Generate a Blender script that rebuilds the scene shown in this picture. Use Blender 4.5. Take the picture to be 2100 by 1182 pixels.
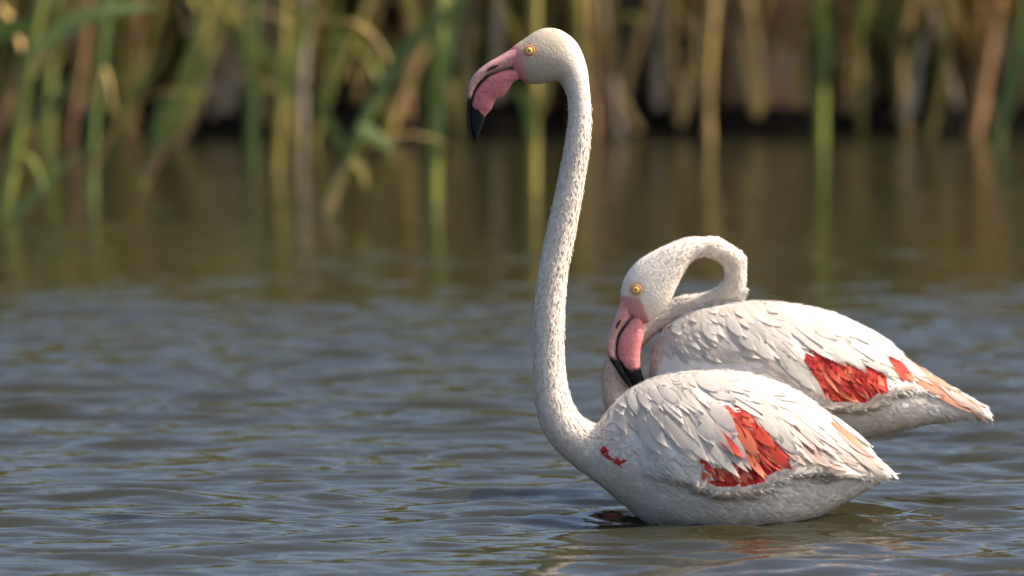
import bpy, bmesh, math, random
import numpy as np
from mathutils import Vector
from mathutils.bvhtree import BVHTree
random.seed(7); rng = np.random.default_rng(7)
scene = bpy.context.scene
for o in list(bpy.data.objects): bpy.data.objects.remove(o)

# ------------------------------------------------------------------ camera
CAM_D, CAM_H, PITCH = 17.45, 2.0, 0.08697
K = 0.12 / 2100.0                                  # 300 mm lens on 36 mm
cam_d = bpy.data.cameras.new('camera'); cam = bpy.data.objects.new('camera', cam_d)
scene.collection.objects.link(cam); scene.camera = cam
cam.location = (0, -CAM_D, CAM_H); cam.rotation_euler = (math.pi/2 - PITCH, 0, 0)
cam_d.lens = 300; cam_d.sensor_width = 36; cam_d.clip_start = 0.5; cam_d.clip_end = 3000
cam_d.dof.use_dof = True; cam_d.dof.focus_distance = 17.44; cam_d.dof.aperture_fstop = 2.8

# ------------------------------------------------------------------ light
SUN_EL, SUN_AZ = math.radians(47), math.radians(-2)     # azimuth from +x (right) towards +y (away)
sun_dir = Vector((math.cos(SUN_EL)*math.cos(SUN_AZ), math.cos(SUN_EL)*math.sin(SUN_AZ), math.sin(SUN_EL)))
world = bpy.data.worlds.new('World'); scene.world = world; world.use_nodes = True
wn = world.node_tree.nodes; wl = world.node_tree.links
sky = wn.new('ShaderNodeTexSky'); sky.sky_type = 'NISHITA'; sky.sun_disc = False
sky.sun_elevation = SUN_EL; sky.sun_rotation = math.pi/2 - SUN_AZ
sky.air_density = 1.0; sky.dust_density = 6.0; sky.ozone_density = 4.3
wl.new(sky.outputs[0], wn['Background'].inputs[0]); wn['Background'].inputs[1].default_value = 0.15
sd = bpy.data.lights.new('sun', 'SUN'); sd.energy = 3.65; sd.angle = math.radians(0.5); sd.color = (1, 0.915, 0.79)
sun = bpy.data.objects.new('sun', sd); scene.collection.objects.link(sun)
sun.rotation_euler = sun_dir.to_track_quat('Z', 'Y').to_euler(); sun.location = sun_dir*30
vs = scene.view_settings; vs.view_transform = 'Standard'; vs.look = 'None'; vs.gamma = 1; vs.exposure = 1.08
vs.use_curve_mapping = False

# ------------------------------------------------------------------ helpers
CAMP = np.array([0, -CAM_D, CAM_H]); FW = np.array([0, math.cos(PITCH), -math.sin(PITCH)]); UP = np.array([0, math.sin(PITCH), math.cos(PITCH)])
def ray(px, py):
    d = FW + UP*((591-py)*K); d = d.copy(); d[0] = (px-1050)*K; return d
def P(px, py, Y=0.0):
    """measured point of the photograph -> metres, on the upright plane y = Y"""
    d = ray(px, py); return CAMP + d*((Y+CAM_D)/d[1])
def Pz(px, py, z=0.0):
    d = ray(px, py); return CAMP + d*((z-CAM_H)/d[2])
def to_px(p):
    v = np.asarray(p) - CAMP; w = v @ FW
    return np.stack([1050 + v[..., 0]/w/K, 591 - (v @ UP)/w/K], -1)

def link(o, parent=None):
    scene.collection.objects.link(o)
    if parent is not None:
        o.parent = parent; o.matrix_parent_inverse = parent.matrix_basis.inverted()
    return o
def mesh(name, V, F, mat, uv=None, col=None, smooth=True):
    m = bpy.data.meshes.new(name)
    V = np.asarray(V, float)
    m.from_pydata(V.tolist(), [], [tuple(f) for f in F]); 
    if mat is not None: m.materials.append(mat)
    if smooth: m.polygons.foreach_set('use_smooth', [True]*len(m.polygons))
    li = np.zeros(len(m.loops), int); m.loops.foreach_get('vertex_index', li)
    if uv is not None:
        u = m.uv_layers.new(name='UVMap'); u.data.foreach_set('uv', np.asarray(uv, float)[li].ravel())
    if col is not None: set_col(m, col)
    m.update(); return m
def set_col(m, col):
    a = m.color_attributes.new('pigment', 'FLOAT_COLOR', 'POINT')
    c = np.ones((len(col), 4)); c[:, :3] = col
    a.data.foreach_set('color', c.ravel())
def obj(name, m, parent=None): return link(bpy.data.objects.new(name, m), parent)
def empty(name, loc):
    o = bpy.data.objects.new(name, None); o.empty_display_size = 0.05; o.location = loc; scene.collection.objects.link(o)
    return o
def tag(o, label=None, cat=None, group=None, kind=None):
    for k, v in (('label', label), ('category', cat), ('group', group), ('kind', kind)):
        if v: o[k] = v
    return o
def interp(x, pts): 
    p = np.array(pts, float); return np.interp(x, p[:, 0], p[:, 1])
def pchip(pts, n):
    """smooth resample of control points (Catmull-Rom, chord parameter)"""
    p = np.array(pts, float); m = len(p)
    t = np.concatenate([[0], np.cumsum(np.linalg.norm(np.diff(p[:, :2], axis=0), axis=1)+1e-6)])
    d = np.zeros_like(p)
    d[1:-1] = (p[2:]-p[:-2])/(t[2:]-t[:-2])[:, None]; d[0] = (p[1]-p[0])/(t[1]-t[0]); d[-1] = (p[-1]-p[-2])/(t[-1]-t[-2])
    s = np.linspace(0, t[-1], n); i = np.clip(np.searchsorted(t, s, 'right')-1, 0, m-2)
    h = (t[i+1]-t[i])[:, None]; u = ((s-t[i])[:, None])/h
    return (2*u**3-3*u**2+1)*p[i] + (u**3-2*u**2+u)*h*d[i] + (-2*u**3+3*u**2)*p[i+1] + (u**3-u**2)*h*d[i+1]

# ------------------------------------------------------------------ materials
def newmat(name):
    m = bpy.data.materials.new(name); m.use_nodes = True
    return m, m.node_tree.nodes, m.node_tree.links, m.node_tree.nodes['Principled BSDF']
def mat(name, color, rough=0.6, attr=False, var=0.15, vscale=20, bump=0.0, bscale=200, bstretch=(1, 1, 1), transl=0.0, spec=0.3, objvar=0.0):
    m, N, L, b = newmat(name)
    b.inputs['Roughness'].default_value = rough; b.inputs['Specular IOR Level'].default_value = spec
    tc = N.new('ShaderNodeTexCoord')
    if attr:
        a = N.new('ShaderNodeAttribute'); a.attribute_name = 'pigment'; base = a.outputs['Color']
    else:
        r = N.new('ShaderNodeRGB'); r.outputs[0].default_value = (*color, 1); base = r.outputs[0]
    nz = N.new('ShaderNodeTexNoise'); nz.inputs['Scale'].default_value = vscale; nz.inputs['Detail'].default_value = 4
    L.new(tc.outputs['Object'], nz.inputs['Vector'])
    mr = N.new('ShaderNodeMapRange'); mr.inputs[1].default_value = 0.25; mr.inputs[2].default_value = 0.75
    mr.inputs[3].default_value = 1-var; mr.inputs[4].default_value = 1+var*0.6
    L.new(nz.outputs[0], mr.inputs[0])
    val = mr.outputs[0]
    if objvar:
        oi = N.new('ShaderNodeObjectInfo'); m2 = N.new('ShaderNodeMapRange')
        m2.inputs[3].default_value = 1-objvar; m2.inputs[4].default_value = 1+objvar*0.5
        L.new(oi.outputs['Random'], m2.inputs[0])
        mu = N.new('ShaderNodeMath'); mu.operation = 'MULTIPLY'; L.new(val, mu.inputs[0]); L.new(m2.outputs[0], mu.inputs[1]); val = mu.outputs[0]
    vm = N.new('ShaderNodeVectorMath'); vm.operation = 'SCALE'; L.new(base, vm.inputs[0]); L.new(val, vm.inputs['Scale'])
    L.new(vm.outputs[0], b.inputs['Base Color'])
    if bump:
        mp = N.new('ShaderNodeMapping'); mp.inputs['Scale'].default_value = bstretch; L.new(tc.outputs['Object'], mp.inputs[0])
        n2 = N.new('ShaderNodeTexNoise'); n2.inputs['Scale'].default_value = bscale; n2.inputs['Detail'].default_value = 3
        L.new(mp.outputs[0], n2.inputs['Vector'])
        bp = N.new('ShaderNodeBump'); bp.inputs['Strength'].default_value = bump; bp.inputs['Distance'].default_value = 0.004
        L.new(n2.outputs[0], bp.inputs['Height']); L.new(bp.outputs[0], b.inputs['Normal'])
    if transl:
        tr = N.new('ShaderNodeBsdfTranslucent'); L.new(vm.outputs[0], tr.inputs[0])
        mx = N.new('ShaderNodeMixShader'); mx.inputs[0].default_value = transl
        L.new(b.outputs[0], mx.inputs[1]); L.new(tr.outputs[0], mx.inputs[2]); L.new(mx.outputs[0], N['Material Output'].inputs[0])
    return m
def feather_mat(name, color, tipcol, rough=0.75, transl=0.42):
    """vane with a pale shaft, slanted barbs and a slightly different tip colour (UV: u across -1..1 as 0..1, v along)"""
    m, N, L, b = newmat(name)
    b.inputs['Roughness'].default_value = rough; b.inputs['Specular IOR Level'].default_value = 0.2
    uv = N.new('ShaderNodeUVMap'); sx = N.new('ShaderNodeSeparateXYZ'); L.new(uv.outputs[0], sx.inputs[0])
    def math_(op, a, bb):
        n = N.new('ShaderNodeMath'); n.operation = op
        for i, q in enumerate((a, bb)):
            if q is None: continue
            if isinstance(q, (int, float)): n.inputs[i].default_value = q
            else: L.new(q, n.inputs[i])
        return n.outputs[0]
    au = math_('ABSOLUTE', math_('SUBTRACT', sx.outputs[0], 0.5), None)
    oi = N.new('ShaderNodeObjectInfo')
    cv = N.new('ShaderNodeCombineXYZ')
    L.new(math_('ADD', math_('MULTIPLY', math_('SUBTRACT', sx.outputs[1], math_('MULTIPLY', au, 0.7)), 42.0), math_('MULTIPLY', oi.outputs['Random'], 50)), cv.inputs[0])
    L.new(math_('MULTIPLY', au, 3.0), cv.inputs[1])
    nz = N.new('ShaderNodeTexNoise'); nz.inputs['Scale'].default_value = 1.0; nz.inputs['Detail'].default_value = 3
    L.new(cv.outputs[0], nz.inputs['Vector'])
    mx = N.new('ShaderNodeMix'); mx.data_type = 'RGBA'; mx.inputs[6].default_value = (*color, 1); mx.inputs[7].default_value = (*tipcol, 1)
    L.new(math_('MULTIPLY', sx.outputs[1], sx.outputs[1]), mx.inputs[0])
    mr = N.new('ShaderNodeMapRange'); mr.inputs[1].default_value = 0.3; mr.inputs[2].default_value = 0.7; mr.inputs[3].default_value = 0.86; mr.inputs[4].default_value = 1.06
    L.new(nz.outputs[0], mr.inputs[0])
    m2 = N.new('ShaderNodeMapRange'); m2.inputs[3].default_value = 0.9; m2.inputs[4].default_value = 1.03; L.new(oi.outputs['Random'], m2.inputs[0])
    vm = N.new('ShaderNodeVectorMath'); vm.operation = 'SCALE'; L.new(mx.outputs[2], vm.inputs[0]); L.new(math_('MULTIPLY', mr.outputs[0], m2.outputs[0]), vm.inputs['Scale'])
    L.new(vm.outputs[0], b.inputs['Base Color'])
    bp = N.new('ShaderNodeBump'); bp.inputs['Strength'].default_value = 0.5; bp.inputs['Distance'].default_value = 0.002
    L.new(nz.outputs[0], bp.inputs['Height']); L.new(bp.outputs[0], b.inputs['Normal'])
    tr = N.new('ShaderNodeBsdfTranslucent'); L.new(vm.outputs[0], tr.inputs[0])
    ms = N.new('ShaderNodeMixShader'); ms.inputs[0].default_value = transl
    L.new(b.outputs[0], ms.inputs[1]); L.new(tr.outputs[0], ms.inputs[2]); L.new(ms.outputs[0], N['Material Output'].inputs[0])
    return m
M = {}
M['plumage'] = mat('plumage', (.8, .8, .8), 0.9, attr=True, var=0.10, vscale=70, bump=0.33, bscale=200, spec=0.1)
M['down'] = mat('down', (.8, .8, .8), 0.9, attr=True, var=0.06, vscale=60, transl=0.2, spec=0.1)
M['white'] = feather_mat('white_feather', (.67, .60, .515), (.75, .70, .62))
M['cream'] = feather_mat('cream_feather', (.66, .55, .45), (.70, .64, .56))
M['pink'] = feather_mat('pink_feather', (.70, .44, .35), (.72, .58, .50))
M['tail'] = feather_mat('tail_feather', (.70, .27, .14), (.72, .48, .36))
M['red'] = feather_mat('red_feather', (.54, .045, .028), (.58, .09, .055), transl=0.25)
M['crimson'] = feather_mat('crimson_feather', (.34, .014, .016), (.42, .03, .03), transl=0.2)
M['orange'] = feather_mat('orange_feather', (.68, .13, .06), (.70, .26, .16), transl=0.25)
M['bill'] = mat('bill', (.8, .4, .4), 0.45, attr=True, var=0.30, vscale=110, bump=0.35, bscale=140, spec=0.22)
M['iris'] = mat('iris', (.82, .52, .07), 0.12, var=0.2, vscale=300, spec=0.6)
M['black'] = mat('pupil_black', (.008, .008, .008), 0.12, spec=0.6)
M['lid'] = mat('eyelid', (.42, .20, .12), 0.7, bump=.3, bscale=400)
M['nostril'] = mat('nostril', (.10, .03, .035), 0.6)
M['leg'] = mat('leg', (.65, .30, .30), 0.5, bump=0.4, bscale=300)
M['reed_green'] = mat('reed_green', (.14, .185, .045), 0.55, var=0.35, vscale=6, transl=0.25, objvar=.3)
M['reed_bright'] = mat('reed_bright', (.26, .28, .055), 0.55, var=0.35, vscale=5, transl=0.25, objvar=.25)
M['reed_olive'] = mat('reed_olive', (.34, .27, .06), 0.6, var=0.35, vscale=6, transl=0.2, objvar=.3)
M['reed_tan'] = mat('reed_tan', (.52, .33, .11), 0.7, var=0.35, vscale=7, transl=0.1, objvar=.3)
M['reed_orange'] = mat('reed_orange', (.40, .21, .085), 0.7, var=0.35, vscale=7, transl=0.1, objvar=.25)
M['reed_grey'] = mat('reed_grey', (.50, .39, .25), 0.75, var=0.35, vscale=7, transl=0.1, objvar=.3)
M['mud'] = mat('mud', (.007, .0055, .004), 1.0, spec=0.05, var=0.4, vscale=3, bump=.6, bscale=20)

# ------------------------------------------------------------------ the lake
def build_water():
    def axis(fine0, fine1, step, far):
        a = list(np.arange(fine0, fine1+1e-6, step)); g = step; x = a[-1]
        while x < far: g *= 1.5; x += g; a.append(x)
        g = step; x = a[0]; pre = []
        while x > -far: g *= 1.5; x -= g; pre.append(x)
        return np.array(pre[::-1]+a)
    xs = axis(-3.2, 3.2, 0.026, 400); ys = axis(-3.0, 12.0, 0.0108, 400)
    X, Y = np.meshgrid(xs, ys); Z = np.zeros_like(X)
    r = np.random.default_rng(11)
    n = 90
    lam = np.exp(r.uniform(np.log(0.043), np.log(0.38), n)); th = r.normal(0, 0.30, n) + math.pi/2 + 0.06
    th += np.where(r.random(n) < .3, math.pi, 0)
    kk = 2*math.pi/lam; ph = r.uniform(0, 2*math.pi, n)
    sl = 0.039*np.where(lam > .30, 0.8, 1.0)*np.where(lam < .09, .7, 1)
    env = lambda s: 0.5+0.5*(np.sin(X*s*1.3+Y*s*.9+s)*np.sin(-X*s*.7+Y*s*1.7+2*s))
    e1 = 0.5+0.9*env(1.1); e2 = 0.5+0.9*env(2.7)
    for i in range(n):
        a = sl/kk[i] if np.isscalar(sl) else sl[i]/kk[i]
        w = np.sin(kk[i]*(X*math.cos(th[i])+Y*math.sin(th[i])) + ph[i])
        Z += a*w*(e1 if i % 2 else e2)
    fade = np.interp(Y, [-12, -3, 2.0, 4.5, 6.0, 8, 14], [0, 1, 1.0, .76, .36, .22, .16])*np.interp(np.abs(X), [3.0, 4.5], [1, 0])
    Z *= fade*(1-.68*np.exp(-((X-.10)/.36)**2-((Y+.75)/.5)**2))
    el = np.sqrt(((X-.45)/.29)**2+(Y/.16)**2); dist = (el-1)*.2        # rings spreading from the resting bird
    Z += .0013*np.sin(dist/.055*6.283)*np.exp(-np.clip(dist, 0, 9)/.16)*np.clip(dist/.02+.5, 0, 1)
    ny, nx = X.shape
    V = np.stack([X, Y, Z], -1).reshape(-1, 3)
    idx = np.arange(ny*nx).reshape(ny, nx)
    F = np.stack([idx[:-1, :-1], idx[:-1, 1:], idx[1:, 1:], idx[1:, :-1]], -1).reshape(-1, 4)
    me = bpy.data.meshes.new('water')
    me.vertices.add(len(V)); me.vertices.foreach_set('co', V.ravel())
    me.loops.add(F.size); me.loops.foreach_set('vertex_index', F.ravel())
    me.polygons.add(len(F)); me.polygons.foreach_set('loop_start', np.arange(0, F.size, 4)); me.polygons.foreach_set('loop_total', np.full(len(F), 4))
    me.polygons.foreach_set('use_smooth', np.ones(len(F), bool)); me.update(calc_edges=True)
    m, N, L, b = newmat('lake_water')
    b.inputs['Base Color'].default_value = (.018, .0165, .007, 1); b.inputs['Roughness'].default_value = 0.03; b.inputs['IOR'].default_value = 1.33
    tc = N.new('ShaderNodeTexCoord'); mp = N.new('ShaderNodeMapping'); mp.inputs['Scale'].default_value = (.40, 1, 1); L.new(tc.outputs['Object'], mp.inputs[0])
    nz = N.new('ShaderNodeTexNoise'); nz.inputs['Scale'].default_value = 48; nz.inputs['Detail'].default_value = 2; L.new(mp.outputs[0], nz.inputs['Vector'])
    bp = N.new('ShaderNodeBump'); bp.inputs['Strength'].default_value = 0.22; bp.inputs['Distance'].default_value = 0.006
    L.new(nz.outputs[0], bp.inputs['Height']); L.new(bp.outputs[0], b.inputs['Normal'])
    me.materials.append(m)
    tag(obj('water', me), kind='structure')
build_water()

def build_bank():
    xs = np.concatenate([np.linspace(-400, -16, 12), np.linspace(-14, 14, 90), np.linspace(16, 400, 12)])
    ys = np.concatenate([np.linspace(10.9, 14, 60), np.linspace(14.2, 20, 24), np.geomspace(21, 400, 14)])
    X, Y = np.meshgrid(xs, ys)
    E_ = Y-11.15-.07*np.sin(X*1.7)-.05*np.sin(X*4.3+1)
    Z = -0.25 + 0.33*np.clip(E_/.35, 0, 1)+.02*np.clip(E_, 0, 5) + 0.02*np.clip(Y-15, 0, 60) + 0.02*np.sin(X*2.3+Y)*np.sin(Y*3.1-X) + .02*np.sin(X*6.1)*np.sin(Y*5.3)
    ny, nx = X.shape; idx = np.arange(ny*nx).reshape(ny, nx)
    F = np.stack([idx[:-1, :-1], idx[:-1, 1:], idx[1:, 1:], idx[1:, :-1]], -1).reshape(-1, 4)
    tag(obj('bank', mesh('bank', np.stack([X, Y, Z], -1).reshape(-1, 3), F, M['mud'])), kind='structure')
build_bank()

# ------------------------------------------------------------------ reeds
def tube(path, rad, ns=7):
    path = np.asarray(path, float); n = len(path); rad = np.broadcast_to(rad, (n,))
    T = np.gradient(path, axis=0); T /= np.linalg.norm(T, axis=1)[:, None]
    ref = np.array([0, 1, 0.0]); V = []; F = []
    for i in range(n):
        a = np.cross(T[i], ref); a /= np.linalg.norm(a); b = np.cross(T[i], a)
        for j in range(ns):
            q = 2*math.pi*j/ns; V.append(path[i]+rad[i]*(math.cos(q)*a+math.sin(q)*b))
    for i in range(n-1):
        for j in range(ns):
            F.append((i*ns+j, i*ns+(j+1) % ns, (i+1)*ns+(j+1) % ns, (i+1)*ns+j))
    F.append(tuple(range(ns))[::-1]); F.append(tuple((n-1)*ns+j for j in range(ns)))
    return V, F
def blade(path, width, side, fold=0.25):
    """folded leaf: path from base to tip, 'side' the direction of its width"""
    path = np.asarray(path, float); n = len(path); V = []; F = []
    for i in range(n):
        s = i/(n-1); w = width*min(1, .45+s*3)*(1-s**2.2)**.7+0.0005
        T = path[min(i+1, n-1)]-path[max(i-1, 0)]; T = T/np.linalg.norm(T)
        sd = side - T*np.dot(side, T); sd /= np.linalg.norm(sd); up = np.cross(sd, T)
        V += [path[i]-sd*w+up*w*fold, path[i], path[i]+sd*w+up*w*fold]
    for i in range(n-1):
        for j in range(2): F.append((3*i+j, 3*i+j+1, 3*i+4+j, 3*i+3+j))
    return V, F
def leaf_path(p, az, length, up0, droop, n=8):
    d = np.array([math.cos(az)*math.cos(up0), math.sin(az)*math.cos(up0), math.sin(up0)]); pts = [np.array(p, float)]
    for i in range(n-1):
        pts.append(pts[-1]+d*length/(n-1)); d = d+np.array([0, 0, -droop/(n-1)]); d /= np.linalg.norm(d)
    return pts

def reed_thing(pts_px, w_px, mname, label, Y=None, h=None, leaves=(), top_leaves=3, lean_seed=0, mstem2=None):
    """one reed measured from the photograph; pts_px from the foot up; leaves: measured blades (points, width, material)"""
    r = random.Random(lean_seed)
    if Y is None: Y = Pz(*pts_px[0])[1]
    pts = [P(x, y, Y) for x, y in pts_px]
    d = pts[1]-pts[0]; d /= np.linalg.norm(d); d[2] = max(d[2], .35)
    base = pts[0]
    foot = base - d*((base[2]+0.16)/d[2]) if base[2] > -0.16 else base
    lo = [foot] + ([base] if np.linalg.norm(base-foot) > .03 else []) + list(pts[1:])
    e = lo[-1]-lo[-2]; e /= np.linalg.norm(e); h = h or r.uniform(1.7, 2.5)
    q = lo[-1].copy(); k = 0
    while q[2] < h and k < 8:
        e = e + np.array([r.uniform(-.05, .05), r.uniform(-.02, .1), .22]); e /= np.linalg.norm(e)
        q = q+e*0.3; lo.append(q.copy()); k += 1
    path = pchip(np.array([[*p] for p in lo])[:, [0, 2, 1]], 22)[:, [0, 2, 1]]
    root = empty('reed', (float(foot[0]), float(foot[1]), 0)); tag(root, label, 'reed', 'large reeds along the water edge')
    R = w_px/2/608*np.interp(np.linspace(0, 1, len(path)), [0, .3, 1], [1, .85, .35])
    V, F = tube(path, R); obj('stem', mesh('stem', V, F, M[mname]), root)
    for (lp, lw, lm) in leaves:
        lpts = np.array([P(x, y, Y-0.03) for x, y in lp]); 
        if len(lpts) == 2: lpts = np.array([lpts[0], lpts.mean(0)+[0, 0, .01], lpts[1]])
        pa = pchip(lpts[:, [0, 2, 1]], 10)[:, [0, 2, 1]]
        t = pa[-1]-pa[0]; side = np.cross(t, [0, 1, 0]); V, F = blade(pa, lw/2/608, side/np.linalg.norm(side)+np.array([0, .3, 0])); obj('leaf', mesh('leaf', V, F, M[lm]), root)
    for k in range(4 if pts_px[0][0] < 960 else 2):       # thin blades arching low over the water
        i = r.randint(2, 8); az = r.uniform(0, 6.28)
        V, F = blade(leaf_path(path[i], az, r.uniform(.3, .6), r.uniform(.9, 1.3), r.uniform(1.0, 2.6)), r.uniform(.006, .012), np.array([-math.sin(az), math.cos(az), .1]))
        obj('leaf', mesh('leaf', V, F, M[r.choice(['reed_bright', 'reed_olive', 'reed_tan', mname])]), root)
    for k in range(top_leaves):
        i = r.randint(9, 20); az = r.uniform(0, 6.28)
        V, F = blade(leaf_path(path[i], az, r.uniform(.6, 1.1), r.uniform(.7, 1.25), r.uniform(.4, 1.3)), r.uniform(.014, .024), np.array([-math.sin(az), math.cos(az), .1]))
        obj('leaf', mesh('leaf', V, F, M['reed_green' if k % 2 else 'reed_bright']), root)
    return root

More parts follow.
